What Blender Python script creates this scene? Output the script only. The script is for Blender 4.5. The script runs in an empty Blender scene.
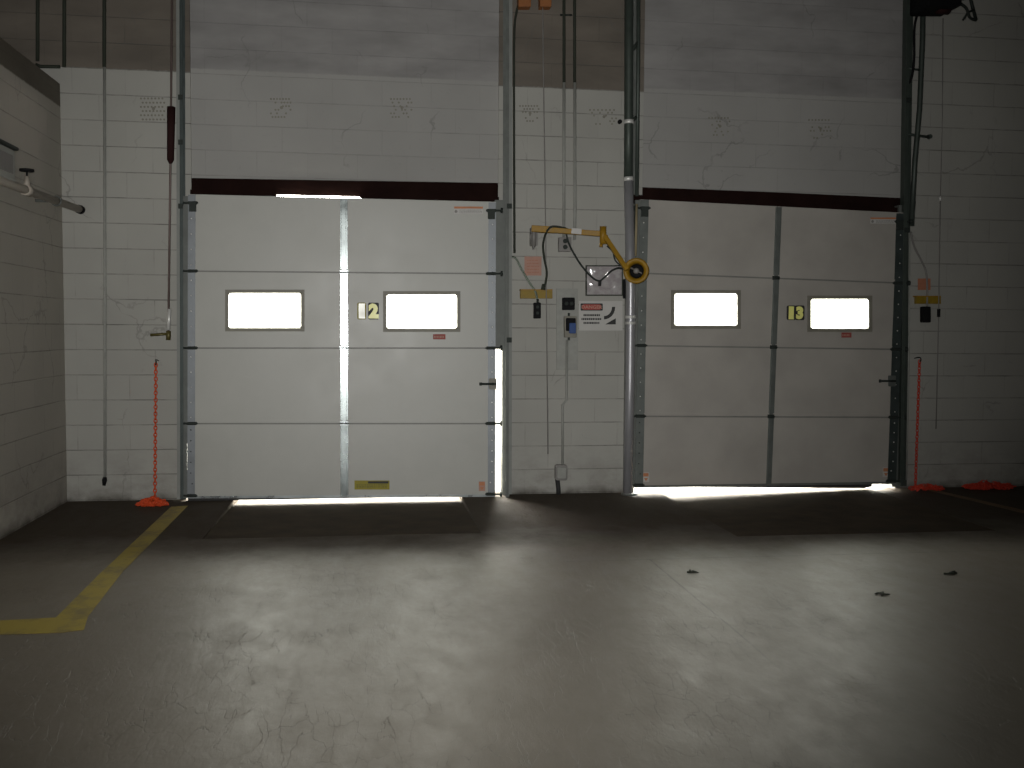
import bpy, bmesh, math, random
from mathutils import Vector, Matrix, noise
random.seed(7)
C = bpy.context.scene.collection
sc = bpy.context.scene

# ------------------------------------------------------------------ camera geometry
FPX = 984.0
def nrm(v): return v.normalized()
yw = nrm(Vector((372-512, 328-384, FPX)))
xw = Vector((7432-512, -1.0, FPX)); xw = nrm(xw - yw*xw.dot(yw))
zw = xw.cross(yw)
DIST = 7.95
def ray(px, py):
    p = Vector((px-512, py-384, FPX))
    return Vector((p.dot(xw), p.dot(yw), p.dot(zw)))
_r = ray(372, 496.5)
ZC = -DIST*_r.z/_r.y
CAM = Vector((0, -DIST, ZC))
def W(px, py, d=0.0):            # point on the vertical plane d metres in front of the back wall
    r = ray(px, py); return CAM + r*((DIST-d)/r.y)
def F(px, py, z=0.0):            # point on a horizontal plane
    r = ray(px, py); return CAM + r*((z-ZC)/r.z)
cam = bpy.data.cameras.new('camera'); co = bpy.data.objects.new('camera', cam); C.objects.link(co)
cam.sensor_width = 36; cam.lens = FPX/1024*36; cam.clip_start = 0.05
right = Vector((xw.x, yw.x, zw.x)); down = Vector((xw.y, yw.y, zw.y)); fwd = Vector((xw.z, yw.z, zw.z))
M = Matrix((right, -down, -fwd)).transposed().to_4x4(); M.translation = CAM
co.matrix_world = M
sc.camera = co

# ------------------------------------------------------------------ materials
def newmat(name):
    m = bpy.data.materials.new(name); m.use_nodes = True
    nt = m.node_tree; b = nt.nodes['Principled BSDF']
    return m, nt, b
def N(nt, t, **kw):
    n = nt.nodes.new(t)
    for k, v in kw.items():
        if k in n.inputs.keys() if isinstance(k, str) else False: n.inputs[k].default_value = v
        else: setattr(n, k, v)
    return n
def mathn(nt, op, a, b=None, clamp=False):
    n = nt.nodes.new('ShaderNodeMath'); n.operation = op; n.use_clamp = clamp
    for i, v in enumerate((a, b)):
        if v is None: continue
        if isinstance(v, (int, float)): n.inputs[i].default_value = v
        else: nt.links.new(v, n.inputs[i])
    return n.outputs[0]
def mixc(nt, fac, a, b):
    n = nt.nodes.new('ShaderNodeMix'); n.data_type = 'RGBA'
    for s, v in ((0, fac), (6, a), (7, b)):
        if isinstance(v, (int, float)): n.inputs[s].default_value = v
        elif isinstance(v, tuple): n.inputs[s].default_value = v if len(v) == 4 else v+(1,)
        else: nt.links.new(v, n.inputs[s])
    return n.outputs[2]
def ramp(nt, v, lo, hi, c0=0.0, c1=1.0):
    n = nt.nodes.new('ShaderNodeMapRange'); n.inputs[1].default_value = lo; n.inputs[2].default_value = hi
    n.inputs[3].default_value = c0; n.inputs[4].default_value = c1
    nt.links.new(v, n.inputs[0]); return n.outputs[0]
def pos(nt, scale=(1, 1, 1)):
    g = nt.nodes.new('ShaderNodeNewGeometry'); mp = nt.nodes.new('ShaderNodeMapping')
    mp.inputs['Scale'].default_value = scale
    nt.links.new(g.outputs['Position'], mp.inputs[0]); return mp.outputs[0]
def noi(nt, vec, scale, detail=4, rough=.55):
    n = nt.nodes.new('ShaderNodeTexNoise'); n.inputs['Scale'].default_value = scale
    n.inputs['Detail'].default_value = detail; n.inputs['Roughness'].default_value = rough
    nt.links.new(vec, n.inputs['Vector']); return n.outputs['Fac']
def simple(name, col, rough=.5, metal=0.0, var=.12, scale=12, bump=.0, spec=.5, stretch=(1, 1, 1)):
    m, nt, b = newmat(name)
    p = pos(nt, stretch); f = noi(nt, p, scale)
    lo = tuple(c*(1-var) for c in col); hi = tuple(min(1, c*(1+var)) for c in col)
    nt.links.new(mixc(nt, ramp(nt, f, .3, .7), lo, hi), b.inputs['Base Color'])
    nt.links.new(ramp(nt, f, .2, .8, max(.02, rough-.08), min(1, rough+.08)), b.inputs['Roughness'])
    b.inputs['Metallic'].default_value = metal
    b.inputs['Specular IOR Level'].default_value = spec
    if bump:
        bp = nt.nodes.new('ShaderNodeBump'); bp.inputs['Strength'].default_value = bump
        bp.inputs['Distance'].default_value = .01
        nt.links.new(f, bp.inputs['Height']); nt.links.new(bp.outputs[0], b.inputs['Normal'])
    return m

COURSE = (W(90, 68).z - W(90, 475).z)/16
ZPAINT = W(90, 68).z                 # top edge of the white paint
def masonry(name, axis, white, brown, zpaint, joint=.75, xlim=None, bumpk=.5):
    m, nt, b = newmat(name)
    g = nt.nodes.new('ShaderNodeNewGeometry'); sx = nt.nodes.new('ShaderNodeSeparateXYZ')
    nt.links.new(g.outputs['Position'], sx.inputs[0])
    h = sx.outputs[0] if axis == 'x' else sx.outputs[1]; z = sx.outputs[2]
    wob = noi(nt, pos(nt), 1.3, 3)
    zz = mathn(nt, 'ADD', mathn(nt, 'ADD', z, (-W(90, 475).z) % COURSE + COURSE), mathn(nt, 'MULTIPLY', mathn(nt, 'SUBTRACT', wob, .5), .006))
    cb = nt.nodes.new('ShaderNodeCombineXYZ')
    nt.links.new(mathn(nt, 'ADD', h, .13 + 20*.4064), cb.inputs[0]); nt.links.new(zz, cb.inputs[1])
    br = nt.nodes.new('ShaderNodeTexBrick')
    br.inputs['Scale'].default_value = 1; br.inputs['Brick Width'].default_value = COURSE*2
    br.inputs['Row Height'].default_value = COURSE; br.inputs['Mortar Size'].default_value = .0042
    br.inputs['Mortar Smooth'].default_value = .4
    br.inputs['Color1'].default_value = (.46, .46, .46, 1); br.inputs['Color2'].default_value = (.54, .54, .54, 1)
    nt.links.new(cb.outputs[0], br.inputs['Vector'])
    # bed joints read more clearly than the filled head joints
    fr_ = mathn(nt, 'FRACT', mathn(nt, 'DIVIDE', zz, COURSE))
    dist = mathn(nt, 'SUBTRACT', .5, mathn(nt, 'ABSOLUTE', mathn(nt, 'SUBTRACT', fr_, .5)))
    bed = ramp(nt, dist, .010, .026, 1, 0)
    mort = mathn(nt, 'MAXIMUM', bed, mathn(nt, 'MULTIPLY', br.outputs['Fac'], mathn(nt, 'MULTIPLY', ramp(nt, noi(nt, pos(nt), 3.1, 3), .42, .62), .5)))
    # joints show only here and there under the thick paint
    vis = ramp(nt, noi(nt, pos(nt, (.7, .7, 1.6)), 3.4, 8, .75), .40, .62, .06, 1)
    sm = noi(nt, pos(nt), .55, 4, .6)
    fine = noi(nt, pos(nt), 22, 5, .7)
    big = ramp(nt, sm, .3, .7)
    wcol = mixc(nt, big, tuple(c*.86 for c in white), tuple(c*1.08 for c in white))
    wcol = mixc(nt, mathn(nt, 'MULTIPLY', ramp(nt, fine, .62, .75), .22), wcol, tuple(c*.5 for c in white))
    bcol = mixc(nt, ramp(nt, noi(nt, pos(nt, (1, 1, 3)), 1.6), .3, .7), tuple(c*.78 for c in brown), tuple(c*1.15 for c in brown))
    up = ramp(nt, mathn(nt, 'ADD', z, mathn(nt, 'MULTIPLY', mathn(nt, 'SUBTRACT', fine, .5), .02)), zpaint-.006, zpaint+.006)
    if xlim is not None: up = mathn(nt, 'MULTIPLY', up, mathn(nt, 'LESS_THAN', sx.outputs[0], xlim))
    col = mixc(nt, up, wcol, bcol)
    # block tone
    sepb = nt.nodes.new('ShaderNodeSeparateColor'); nt.links.new(br.outputs['Color'], sepb.inputs[0])
    bt = nt.nodes.new('ShaderNodeMix'); bt.data_type = 'RGBA'; bt.blend_type = 'MULTIPLY'; bt.inputs[0].default_value = 1
    nt.links.new(col, bt.inputs[6])
    sc2 = nt.nodes.new('ShaderNodeCombineColor'); k = ramp(nt, sepb.outputs[0], .44, .56, .975, 1.025)
    for i in range(3): nt.links.new(k, sc2.inputs[i])
    nt.links.new(sc2.outputs[0], bt.inputs[7]); col = bt.outputs[2]
    jf = mathn(nt, 'MULTIPLY', mathn(nt, 'MULTIPLY', mort, vis), joint)
    col = mixc(nt, jf, col, tuple(c*.22 for c in white))
    # scuffs, chips and grime
    crack = ramp(nt, noi(nt, pos(nt, (3, 3, .9)), 2.2, 8, .75), .66, .72, 0, .7)
    crk = mathn(nt, 'MULTIPLY', crack, ramp(nt, fine, .45, .6))
    col = mixc(nt, crk, col, (.07, .06, .055))
    gr = mathn(nt, 'MULTIPLY', ramp(nt, z, 0, .5, 1, 0), ramp(nt, noi(nt, pos(nt, (1.5, 1.5, 2.5)), 3, 6, .7), .42, .68))
    col = mixc(nt, mathn(nt, 'MULTIPLY', gr, .45), col, (.12, .10, .08))
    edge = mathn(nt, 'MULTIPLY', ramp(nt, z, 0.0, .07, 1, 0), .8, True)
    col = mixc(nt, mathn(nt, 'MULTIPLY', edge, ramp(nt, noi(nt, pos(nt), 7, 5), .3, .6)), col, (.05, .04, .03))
    vo = nt.nodes.new('ShaderNodeTexVoronoi'); vo.feature = 'DISTANCE_TO_EDGE'; vo.inputs['Scale'].default_value = 1.7
    wn = nt.nodes.new('ShaderNodeTexNoise'); wn.inputs['Scale'].default_value = 3; wn.inputs['Detail'].default_value = 6
    pp = pos(nt); nt.links.new(pp, wn.inputs['Vector'])
    wm = nt.nodes.new('ShaderNodeMix'); wm.data_type = 'VECTOR'; wm.inputs[0].default_value = .3
    nt.links.new(pp, wm.inputs[4]); nt.links.new(wn.outputs['Color'], wm.inputs[5]); nt.links.new(wm.outputs[1], vo.inputs['Vector'])
    ck = mathn(nt, 'MULTIPLY', ramp(nt, vo.outputs['Distance'], .002, .009, 1, 0), ramp(nt, noi(nt, pos(nt), 1.9, 4), .52, .60, 0, .38))
    col = mixc(nt, ck, col, tuple(c*.3 for c in white))
    nt.links.new(col, b.inputs['Base Color'])
    b.inputs['Roughness'].default_value = .62; b.inputs['Specular IOR Level'].default_value = .3
    hgt = mathn(nt, 'SUBTRACT', mathn(nt, 'MULTIPLY', fine, .25), mathn(nt, 'MULTIPLY', mort, .8))
    bp = nt.nodes.new('ShaderNodeBump'); bp.inputs['Strength'].default_value = bumpk; bp.inputs['Distance'].default_value = .006
    nt.links.new(hgt, bp.inputs['Height']); nt.links.new(bp.outputs[0], b.inputs['Normal'])
    return m

WH = (.39, .385, .355)
m_wall = masonry('painted_block', 'x', WH, (.155, .135, .112), ZPAINT, xlim=W(905.5, 60).x)
m_infill = masonry('infill_block', 'x', (.355, .35, .335), (.29, .283, .278), ZPAINT+.035, joint=.32, bumpk=.25)
m_left = masonry('painted_block_side', 'y', (.43, .405, .355), (.12, .105, .08), W(62, 107).z, joint=.6)
m_dark = simple('dark_block', (.16, .15, .13), .8)  # dark tone of the outer walls, roof and pit bottoms

def floor_mat():
    m, nt, b = newmat('worn_concrete')
    p = pos(nt)
    a = noi(nt, p, .45, 5, .6); bb = noi(nt, p, 2.3, 7, .65); c = noi(nt, pos(nt, (1, .45, 1)), 9, 8, .75)
    col = mixc(nt, ramp(nt, a, .3, .7), (.152, .128, .099), (.202, .176, .142))
    col = mixc(nt, mathn(nt, 'MULTIPLY', ramp(nt, bb, .5, .75), .3), col, (.12, .098, .072))
    # scratch marks
    v = nt.nodes.new('ShaderNodeTexVoronoi'); v.feature = 'DISTANCE_TO_EDGE'; v.inputs['Scale'].default_value = 7.5
    mp = nt.nodes.new('ShaderNodeMapping'); mp.inputs['Rotation'].default_value = (0, 0, .35); mp.inputs['Scale'].default_value = (2.4, .8, 1)
    g = nt.nodes.new('ShaderNodeNewGeometry'); nt.links.new(g.outputs['Position'], mp.inputs[0])
    wv = nt.nodes.new('ShaderNodeMix'); wv.data_type = 'VECTOR'; wv.inputs[0].default_value = .35
    nz = nt.nodes.new('ShaderNodeTexNoise'); nz.inputs['Scale'].default_value = 2.5; nz.inputs['Detail'].default_value = 6
    nt.links.new(mp.outputs[0], nz.inputs['Vector'])
    nt.links.new(mp.outputs[0], wv.inputs[4]); nt.links.new(nz.outputs['Color'], wv.inputs[5])
    nt.links.new(wv.outputs[1], v.inputs['Vector'])
    scr = mathn(nt, 'MULTIPLY', ramp(nt, v.outputs['Distance'], 0, .012, 1, 0), ramp(nt, bb, .42, .6))
    col = mixc(nt, mathn(nt, 'MULTIPLY', scr, .4), col, (.05, .045, .04))
    sx = nt.nodes.new('ShaderNodeSeparateXYZ'); nt.links.new(p, sx.inputs[0])
    # saw cut joints between the slabs
    jx, jy, jx2 = F(770, 660).x, F(780, 556).y, F(850, 640).x
    def cut(v, at_, w_): return mathn(nt, 'LESS_THAN', mathn(nt, 'ABSOLUTE', mathn(nt, 'SUBTRACT', v, mathn(nt, 'ADD', mathn(nt, 'MULTIPLY', mathn(nt, 'SUBTRACT', bb, .5), .03), at_))), w_)
    c1 = mathn(nt, 'MULTIPLY', cut(sx.outputs[0], jx, .005), mathn(nt, 'MULTIPLY', mathn(nt, 'LESS_THAN', sx.outputs[1], jy), ramp(nt, sx.outputs[1], F(770, 680).y, F(770, 640).y)))
    c2 = mathn(nt, 'MULTIPLY', cut(sx.outputs[1], jy, .006), mathn(nt, 'GREATER_THAN', sx.outputs[0], jx-.5))
    cc = mathn(nt, 'MULTIPLY', mathn(nt, 'MAXIMUM', c1, c2), ramp(nt, c, .3, .6, .15, .55))
    col = mixc(nt, cc, col, (.06, .05, .04))
    # dirt along the wall, deepened to paint in the shade there
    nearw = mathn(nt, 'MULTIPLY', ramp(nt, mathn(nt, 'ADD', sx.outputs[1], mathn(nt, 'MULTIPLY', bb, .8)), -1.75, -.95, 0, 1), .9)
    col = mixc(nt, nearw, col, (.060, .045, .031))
    nt.links.new(col, b.inputs['Base Color'])
    rgh = mathn(nt, 'ADD', ramp(nt, bb, .3, .7, .46, .50), ramp(nt, c, .3, .7, -.07, .09))
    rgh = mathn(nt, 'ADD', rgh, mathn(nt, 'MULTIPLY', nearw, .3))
    nt.links.new(rgh, b.inputs['Roughness'])
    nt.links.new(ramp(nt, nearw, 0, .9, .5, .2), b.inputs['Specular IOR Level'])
    bp = nt.nodes.new('ShaderNodeBump'); bp.inputs['Strength'].default_value = .6; bp.inputs['Distance'].default_value = .008
    h = mathn(nt, 'SUBTRACT', mathn(nt, 'ADD', mathn(nt, "MULTIPLY", c, .6), mathn(nt, "MULTIPLY", bb, .5)), mathn(nt, 'MULTIPLY', scr, .25))
    nt.links.new(h, bp.inputs['Height']); nt.links.new(bp.outputs[0], b.inputs['Normal'])
    return m
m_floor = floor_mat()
m_plate = simple('dirty_steel_plate', (.075, .058, .040), .8, 0, .3, 5, .3, spec=.15)
m_yline = None
def yl():
    m, nt, b = newmat('worn_yellow_paint')
    p = pos(nt); a = noi(nt, p, 5, 8, .7)
    wear = ramp(nt, a, .47, .62)
    col = mixc(nt, mathn(nt, 'MULTIPLY', wear, .75), (.36, .27, .03), (.13, .105, .05))
    nt.links.new(col, b.inputs['Base Color']); b.inputs['Roughness'].default_value = .6
    return m
m_yline = yl()
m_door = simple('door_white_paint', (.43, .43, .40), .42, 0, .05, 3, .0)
m_door2 = simple('door_white_paint_darker', (.37, .35, .32), .5, 0, .08, 3, .0)  # slightly darker, warmer white for the right door
m_rail = simple('door_rail_shadow_paint', (.20, .20, .185), .5, 0, .1, 8)
m_galv = simple('galvanised_steel', (.36, .39, .40), .30, .85, .14, 14, .05)
m_stile = simple('galvanised_stile', (.30, .335, .335), .24, .75, .06, 8, .0)
m_track = simple('weathered_track_steel', (.135, .145, .135), .6, .2, .2, 9)
m_hinge = simple('dark_hinge_steel', (.035, .042, .038), .6, .2, spec=.2)
m_stileplate = simple('end_stile_steel', (.20, .215, .23), .45, .5, .1, 10)
m_stileplate2 = simple('end_stile_steel_dark', (.15, .165, .155), .5, .5, .15, 10)
m_hole = simple('bright_bolt', (.75, .75, .72), .4, .3)
m_maroon = simple('lintel_red_oxide', (.015, .007, .006), .9, 0, .25, 6, spec=.05)
m_black = simple('black_plastic', (.010, .010, .011), .7, spec=.12)
m_rubber = simple('black_rubber', (.02, .02, .02), .7)
m_frame = simple('window_frame_grey', (.21, .20, .165), .55)
m_yellow = simple('safety_yellow', (.31, .17, .006), .55, 0, .15, 20)
m_yellowbar = simple('yellow_plate', (.25, .165, .01), .55, 0, .15, 20)
m_orange = simple('orange_plastic', (.66, .075, .015), .5, 0, .1, 20)
m_red2 = simple('red_plastic_chain', (.60, .045, .02), .5, 0, .1, 20)
m_brownpipe = simple('dark_painted_pipe', (.035, .04, .03), .7, 0, spec=.2)
m_whitepipe = simple('painted_conduit', (.31, .315, .29), .55, 0, .1, 16)
m_rod = simple('rusty_rod', (.17, .13, .12), .55, .3)
m_sleeve = simple('maroon_sleeve', (.028, .010, .010), .8, spec=.15)
m_pole = simple('zinc_pole', (.40, .40, .42), .42, .45, .06, 6)
m_poledark = simple('painted_pole', (.06, .075, .065), .5, .3)
m_grey = simple('grey_box', (.22, .21, .20), .55)
m_pink = simple('faded_red_notice', (.44, .25, .195), .7, 0, .06, 30)
m_rednotice = simple('orange_notice', (.40, .16, .09), .7, 0, .06, 30)
m_blue = simple('blue_plastic', (.015, .06, .22), .4)
m_sign = simple('sign_white', (.50, .49, .47), .5, 0, .04, 10)
m_signblack = simple('sign_black_ink', (.02, .02, .02), .6)
m_signred = simple('sign_red_ink', (.40, .06, .05), .6)
m_redtag = simple('red_tag', (.30, .06, .05), .6)
m_yellowtag = simple('yellow_tag', (.28, .24, .015), .6)
m_orangeink = simple('orange_ink', (.50, .20, .09), .6)
m_digit = simple('reflective_yellow', (.95, .93, .30), .35, 0, .02)  # flash return of the reflective digits painted as very bright base colour
m_digit1 = simple('reflective_blown_out', (1.0, 1.0, .86), .3, 0, .0)  # digit blown out by the flash, paled in its colour
m_amber = simple('brown_box_paint', (.30, .11, .03), .6)
m_wood = simple('wood_guide', (.30, .25, .15), .6, 0, .15, 10, stretch=(4, 4, .4))
m_ground = simple('outside_asphalt', (.11, .105, .095), .85)
m_sky_blocker = simple('sky_blocker_render', (.13, .125, .11), .85)
m_greenwire = simple('pale_green_cable', (.38, .44, .36), .5)
m_tan = simple('painted_iron_pipe', (.36, .32, .27), .5, 0, .1, 20)
m_channel = simple('dark_green_channel', (.055, .07, .068), .5, .4, .2, 9)
m_angle = simple('pale_angle_steel', (.24, .25, .235), .6, 0, .1, 9)
m_brass = simple('brass_grip', (.12, .10, .03), .45, .3)

def glass():
    m, nt, b = newmat('window_plastic')
    nt.nodes.remove(b)
    t = nt.nodes.new('ShaderNodeBsdfTransparent'); t.inputs[0].default_value = (.93, .95, .94, 1)
    g = nt.nodes.new('ShaderNodeBsdfGlossy'); g.inputs['Roughness'].default_value = .05
    f = nt.nodes.new('ShaderNodeFresnel'); f.inputs[0].default_value = 1.45
    mx = nt.nodes.new('ShaderNodeMixShader')
    nt.links.new(f.outputs[0], mx.inputs[0]); nt.links.new(t.outputs[0], mx.inputs[1]); nt.links.new(g.outputs[0], mx.inputs[2])
    nt.links.new(mx.outputs[0], nt.nodes['Material Output'].inputs[0])
    return m
m_glass = glass()
def sleeve():
    m, nt, b = newmat('clear_document_sleeve')
    p = pos(nt); a = noi(nt, p, 30, 3)
    nt.links.new(mixc(nt, ramp(nt, a, .4, .6), (.36, .33, .34), (.44, .42, .42)), b.inputs['Base Color'])
    b.inputs['Roughness'].default_value = .12; b.inputs['Coat Weight'].default_value = .8; b.inputs['Coat Roughness'].default_value = .1
    return m
m_sleeve_doc = sleeve()

# ------------------------------------------------------------------ mesh helpers
ORG = {}
def add_poly_slab(bm, pts, depth):           # pts on the front plane, extruded by depth along +Y
    vf = [bm.verts.new(p) for p in pts]; vb = [bm.verts.new(Vector(p)+Vector((0, depth, 0))) for p in pts]
    n = len(pts)
    bm.faces.new(vf); bm.faces.new(vb[::-1])
    for i in range(n): bm.faces.new((vf[i], vb[i], vb[(i+1) % n], vf[(i+1) % n]))
def slab(bm, pix, d0, d1):                   # polygon in wall directions at distance d0, back to distance d1
    add_poly_slab(bm, [W(x, y, d0) for x, y in pix], d0-d1)
def rect(bm, x0, y0, x1, y1, d0, d1): slab(bm, [(x0, y0), (x1, y0), (x1, y1), (x0, y1)], d0, d1)
def rrect(bm, x0, y0, x1, y1, r, d0, d1, n=5):
    pts = []
    for cx, cy, a0 in ((x1-r, y0+r, -90), (x1-r, y1-r, 0), (x0+r, y1-r, 90), (x0+r, y0+r, 180)):
        for i in range(n+1):
            a = math.radians(a0+90*i/n); pts.append((cx+r*math.cos(a), cy+r*math.sin(a)))
    slab(bm, pts, d0, d1)
def box(bm, a, b):
    x0, y0, z0 = a; x1, y1, z1 = b
    v = [bm.verts.new(p) for p in ((x0,y0,z0),(x1,y0,z0),(x1,y1,z0),(x0,y1,z0),(x0,y0,z1),(x1,y0,z1),(x1,y1,z1),(x0,y1,z1))]
    for f in ((0,3,2,1),(4,5,6,7),(0,1,5,4),(1,2,6,5),(2,3,7,6),(3,0,4,7)): bm.faces.new([v[i] for i in f])
def tube(bm, pts, r, n=10, cap=True):
    pts = [Vector(p) for p in pts]; rings = []
    rr = r if isinstance(r, (list, tuple)) else [r]*len(pts)
    prev = None
    for i, p in enumerate(pts):
        t = (pts[min(i+1, len(pts)-1)] - pts[max(i-1, 0)]).normalized()
        if prev is None:
            u = t.cross(Vector((0, 1, 0)));
            if u.length < .1: u = t.cross(Vector((1, 0, 0)))
            u.normalize()
        else: u = (prev - t*prev.dot(t)).normalized()
        prev = u; w = t.cross(u)
        rings.append([bm.verts.new(p + (u*math.cos(2*math.pi*k/n) + w*math.sin(2*math.pi*k/n))*rr[i]) for k in range(n)])
    for a, b in zip(rings, rings[1:]):
        for k in range(n):
            f = bm.faces.new((a[k], a[(k+1) % n], b[(k+1) % n], b[k])); f.smooth = True
    if cap: bm.faces.new(rings[0][::-1]); bm.faces.new(rings[-1])
def smoothpath(pts, n=8):                    # Catmull-Rom
    pts = [Vector(p) for p in pts]; out = []
    for i in range(len(pts)-1):
        p0 = pts[max(i-1, 0)]; p1 = pts[i]; p2 = pts[i+1]; p3 = pts[min(i+2, len(pts)-1)]
        for k in range(n):
            t = k/n
            out.append(.5*((2*p1) + (-p0+p2)*t + (2*p0-5*p1+4*p2-p3)*t*t + (-p0+3*p1-3*p2+p3)*t**3))
    out.append(pts[-1]); return out
def torus(bm, c, R, r, rot, n=24, m=8, sx=1.0, sy=1.0):
    rings = []
    for i in range(n):
        a = 2*math.pi*i/n; rg = []
        for k in range(m):
            b = 2*math.pi*k/m
            v = Vector(((R*sx + r*math.cos(b))*math.cos(a), (R*sy + r*math.cos(b))*math.sin(a), r*math.sin(b)))
            rg.append(bm.verts.new(Vector(c) + rot @ v))
        rings.append(rg)
    for i in range(n):
        a = rings[i]; b = rings[(i+1) % n]
        for k in range(m):
            f = bm.faces.new((a[k], b[k], b[(k+1) % m], a[(k+1) % m])); f.smooth = True
def lathe(bm, c, prof, rot, n=24):           # prof: (radius, height) revolved about local Z
    rings = [[bm.verts.new(Vector(c) + rot @ Vector((r*math.cos(2*math.pi*k/n), r*math.sin(2*math.pi*k/n), h))) for k in range(n)] for r, h in prof]
    for a, b in zip(rings, rings[1:]):
        for k in range(n):
            f = bm.faces.new((a[k], a[(k+1) % n], b[(k+1) % n], b[k])); f.smooth = True
    bm.faces.new(rings[0][::-1]); bm.faces.new(rings[-1])
FACE = Matrix.Rotation(math.radians(90), 3, 'X')     # local Z -> -Y (towards the room)
def obj(name, bm, mat, parent=None, bevel=0, label=None):
    bmesh.ops.recalc_face_normals(bm, faces=bm.faces)
    if parent is None:
        xs = [v.co for v in bm.verts]
        o0 = Vector(((min(v.x for v in xs)+max(v.x for v in xs))/2, (min(v.y for v in xs)+max(v.y for v in xs))/2, min(v.z for v in xs)))
    else: o0 = ORG[parent]
    for v in bm.verts: v.co -= o0
    me = bpy.data.meshes.new(name); bm.to_mesh(me); bm.free()
    for mm in (mat if isinstance(mat, (list, tuple)) else [mat]): me.materials.append(mm)
    o = bpy.data.objects.new(name, me); C.objects.link(o); ORG[o] = o0
    if parent is None: o.location = o0
    else: o.parent = parent
    if bevel:
        md = o.modifiers.new('bevel', 'BEVEL'); md.width = bevel; md.segments = 2; md.limit_method = 'ANGLE'
    if label: o['label'] = label
    return o
def thing(name, loc, label, cat, group=None, kind=None):
    o = bpy.data.objects.new(name, None); C.objects.link(o); o.location = loc; o.empty_display_size = .1
    ORG[o] = Vector(loc); return tag(o, label, cat, group, kind)
def tag(o, label, cat, group=None, kind=None):
    if label: o['label'] = label
    if cat: o['category'] = cat
    if group: o['group'] = group
    if kind: o['kind'] = kind
    return o
def B(): return bmesh.new()
def text_mesh(s, px, py, hpx, d, name, mat, parent, bold=.0, sxk=1.0, depth=.002, align='CENTER', shear=0):
    cu = bpy.data.curves.new('t', 'FONT'); cu.body = s; cu.size = 1; cu.extrude = 0; cu.offset = bold; cu.resolution_u = 3
    cu.align_x = align; cu.shear = shear
    t = bpy.data.objects.new('t', cu); C.objects.link(t)
    bpy.context.view_layer.update()
    me = bpy.data.meshes.new_from_object(t.evaluated_get(bpy.context.evaluated_depsgraph_get()))
    bpy.data.objects.remove(t); bpy.data.curves.remove(cu)
    bm = bmesh.new(); bm.from_mesh(me); bpy.data.meshes.remove(me)
    zs = [v.co.y for v in bm.verts]; z0, z1 = min(zs), max(zs)
    o0 = W(px, py, d); hh = (W(px, py, d)-W(px, py+hpx, d)).length
    k = hh/(z1-z0)
    for v in bm.verts: v.co = Vector((o0.x + v.co.x*k*sxk, o0.y, o0.z + (v.co.y-(z0+z1)/2)*k))
    return obj(name, bm, mat, parent)

# ------------------------------------------------------------------ the room shell
XL = lambda px: W(px, 345).x
xleft = XL(64.5)
ZTOP = 6.0; XR = 8.5; XFAR = -6.5; YB = -13.0
ztop12 = W(345, 198).z - .01
o12 = (XL(184.5), XL(502)); o13 = (XL(636), XL(899))
i12 = (XL(193), XL(497)); i13 = (XL(640), XL(899))
zl12, zl13 = W(345, 178.5).z, W(770, 190).z           # undersides of masonry above the lintels
zb12, zb13 = W(345, 212).z, W(770, 216).z
bm = B()
T = .22
box(bm, (XFAR, 0, -.4), (o12[0], T, ZTOP))
box(bm, (o12[0], 0, zb12-.04), (i12[0], T, ZTOP))
box(bm, (i12[1], 0, zb12-.04), (o12[1], T, ZTOP))
box(bm, (o12[1], 0, -.4), (o13[0], T, ZTOP))
box(bm, (o13[0], 0, zb13-.04), (i13[0]+.0, T, ZTOP))
box(bm, (o13[1], 0, -.4), (XR, T, ZTOP))
tag(obj('wall_back', bm, m_wall), 'white painted block wall behind the two overhead doors, bare brown above', 'wall', kind='structure')
for (a, b), z, nm, lb in ((i12, zl12, 'wall_back_infill', 'grey white block panel above the left overhead door'),
                          (i13, zl13, 'wall_back_infill', 'grey white block panel above the right overhead door')):
    bm = B(); box(bm, (a, .018, z-.045), (b, T, ZTOP))
    tag(obj(nm, bm, m_infill), lb, 'wall', kind='structure')
# lintels
for (pts, lb) in (([(190, 178), (499, 183), (499, 200.5), (361, 197.5), (358, 196), (278, 194.2), (274, 195), (190, 193.5)], 'dark red oxide steel lintel over the left overhead door'),
                  ([(637, 187), (770, 192), (901, 198), (901, 211), (770, 203), (637, 197.5)], 'dark brown steel lintel over the right overhead door')):
    bm = B(); slab(bm, pts, -.004, -.05)
    tag(obj('trim_1' if 'left' in lb else 'trim_2', bm, m_maroon), lb, 'lintel', kind='structure')
# left wall (stops short of the roof)
ztl = W(61.5, 84).z
bm = B(); box(bm, (xleft-.2, YB, -.1), (xleft, 0, ztl))
tag(obj('wall_left', bm, m_left), 'low white block side wall with a bare brown top course', 'wall', kind='structure')
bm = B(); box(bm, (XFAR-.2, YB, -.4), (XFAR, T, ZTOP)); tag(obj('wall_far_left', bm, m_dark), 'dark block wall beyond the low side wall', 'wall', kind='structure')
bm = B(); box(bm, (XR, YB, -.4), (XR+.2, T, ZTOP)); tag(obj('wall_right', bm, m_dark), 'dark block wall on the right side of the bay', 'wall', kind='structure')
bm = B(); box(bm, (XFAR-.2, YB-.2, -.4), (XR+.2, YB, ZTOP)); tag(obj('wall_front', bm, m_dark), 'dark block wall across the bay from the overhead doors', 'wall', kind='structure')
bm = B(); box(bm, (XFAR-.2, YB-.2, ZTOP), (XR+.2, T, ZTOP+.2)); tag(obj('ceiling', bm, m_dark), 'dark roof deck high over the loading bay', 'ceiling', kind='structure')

# floor with two leveler pits
p12 = (F(232, 503).x, F(463, 500).x, F(208, 528).y-.35)
pL = F(744, 540); pR = F(985, 527)
p13 = (pL.x, pR.x, (pL.y+pR.y)/2)
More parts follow.
